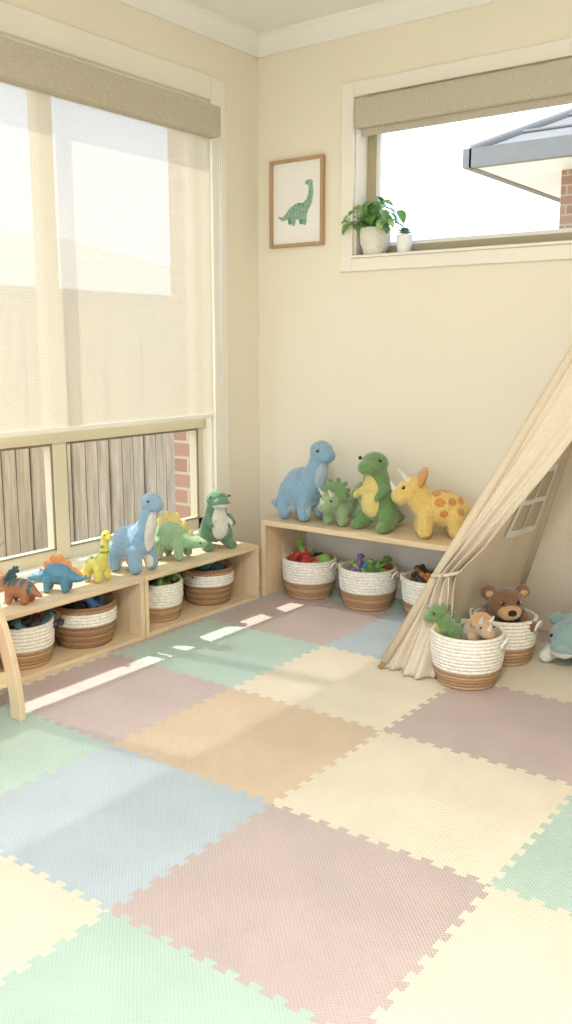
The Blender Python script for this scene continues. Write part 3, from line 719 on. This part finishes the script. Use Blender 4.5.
# neighbour houses
ROOF=simple('roof_tile_grey',L((136,134,130)),rough=.8,nscale=5,namt=.05,spec=.1); FAS=simple('fascia_grey',L((144,141,134)),rough=.7,spec=.1); SOF=WHITE
ROOF2=simple('roof_light',L((196,196,192)),rough=.8,nscale=5,namt=.05,spec=.2)
def house(name,x0,x1,y0,y1,ze,over,rise,wallm,roofm):
    e=empty(name)
    box('walls',x0,x1,y0,y1,-.3,ze-.02,wallm,parent=e)
    X0,X1_,Y0,Y1_=x0-over,x1+over,y0-over,y1+over
    run=(Y1_-Y0)/2; wide=(X1_-X0)>=(Y1_-Y0)
    if wide: r1=(X0+run,(Y0+Y1_)/2,ze+rise); r2=(X1_-run,(Y0+Y1_)/2,ze+rise)
    else:
        run=(X1_-X0)/2; r1=((X0+X1_)/2,Y0+run,ze+rise); r2=((X0+X1_)/2,Y1_-run,ze+rise)
    z=ze+.10
    V=[(X0,Y0,z),(X1_,Y0,z),(X1_,Y1_,z),(X0,Y1_,z),(r1[0],r1[1],r1[2]+.1),(r2[0],r2[1],r2[2]+.1)]
    F=[(0,1,5,4),(1,2,5),(2,3,4,5),(3,0,4)] if wide else [(0,1,4),(1,2,5,4),(2,3,5),(3,0,4,5)]
    mk('roof',V,F,roofm,e)
    boxes('fascia_gutter',[(X0,X1_,Y0-.06,Y0+.02,ze-.05,ze+.11),(X0,X1_,Y1_-.02,Y1_+.06,ze-.05,ze+.11),(X0-.06,X0+.02,Y0-.06,Y1_+.06,ze-.05,ze+.11),(X1_-.02,X1_+.06,Y0-.06,Y1_+.06,ze-.05,ze+.11)],FAS,parent=e)
    box('soffit',X0,X1_,Y0,Y1_,ze-.04,ze-.01,SOF,parent=e)
    if wide:
        for i,(p,q) in enumerate(((V[0],V[4]),(V[3],V[4]),(V[1],V[5]),(V[2],V[5]),(V[4],V[5]))): tube('ridge_cap_%d'%i,[p,q],.05,roofm,e,8)
        for k in range(1,14):
            t=k/14; p=Vector(V[0]).lerp(Vector(V[4]),t)+Vector((0,-.01,.008)); q=Vector(V[1]).lerp(Vector(V[5]),t)+Vector((0,-.01,.008))
            tube('tile_course_%d'%k,[p,q],.016,roofm,e,6)
            p=Vector(V[0]).lerp(Vector(V[4]),t)+Vector((-.01,0,.008)); q=Vector(V[3]).lerp(Vector(V[4]),t)+Vector((-.01,0,.008))
            tube('tile_course_side_%d'%k,[p,q],.016,roofm,e,6)
house('neighbour_house',-.25,8.5,4.75,12,2.78,.6,2.2,brick('neighbour_brick','x',.8),ROOF)
house('neighbour_house',-12,-6.5,-2,9,1.75,.5,1.1,simple('render_cream',L((206,194,170)),rough=.9),ROOF2)
# =============== ADDED FILL LIGHT (unseen ceiling disc, put in to brighten the room)
cl=empty('added_fill_light',(2.7,-3.3,H))
V,F=tubemesh([(0,0,-.05),(0,0,-.001)],.2,40); mk('fill_light_disc',V,F,WHITE,cl)
ld=D.lights.new('fill_lamp','AREA'); ld.shape='DISK'; ld.size=.38; ld.energy=64; ld.color=(1,.95,.86)
lo=D.objects.new('fill_lamp',ld); lo.location=(0,0,-.06); link(lo,cl)
# =============== WORLD + SUN
W=D.worlds.new('sky'); SC.world=W; W.use_nodes=True; nt=W.node_tree; nt.nodes.clear()
o=nt.nodes.new('ShaderNodeOutputWorld'); bg=nt.nodes.new('ShaderNodeBackground'); tc=nt.nodes.new('ShaderNodeTexCoord'); sp_=nt.nodes.new('ShaderNodeSeparateXYZ'); rp=nt.nodes.new('ShaderNodeValToRGB')
nt.links.new(tc.outputs['Generated'],sp_.inputs[0]); nt.links.new(sp_.outputs[2],rp.inputs[0]); nt.links.new(rp.outputs[0],bg.inputs[0]); nt.links.new(bg.outputs[0],o.inputs[0])
rp.color_ramp.elements[0].position=.0; rp.color_ramp.elements[0].color=(1,.97,.93,1); rp.color_ramp.elements[1].position=.5; rp.color_ramp.elements[1].color=(.50,.67,.92,1)
q=rp.color_ramp.elements.new(.20); q.color=(.56,.73,1,1)
bg.inputs[1].default_value=2.6
sl=D.lights.new('sun','SUN'); sl.energy=5.4; sl.angle=.014; sl.color=(1,.93,.81)
so=D.objects.new('sun',sl); so.rotation_euler=Vector((1,.12,-1.70)).to_track_quat('-Z','Y').to_euler(); so.location=(-3,0,5); link(so)
# =============== CAMERA
cd=D.cameras.new('camera'); cd.sensor_fit='VERTICAL'; cd.sensor_height=24; cd.lens=905/1024*24; cd.clip_start=.05
co=D.objects.new('camera',cd); co.location=(2.857,-3.634,1.17); co.rotation_euler=(math.radians(90)-math.atan(165/905),0,math.radians(36.5)); link(co)
SC.camera=co
SC.view_settings.view_transform='Standard'
SC.view_settings.exposure=.10
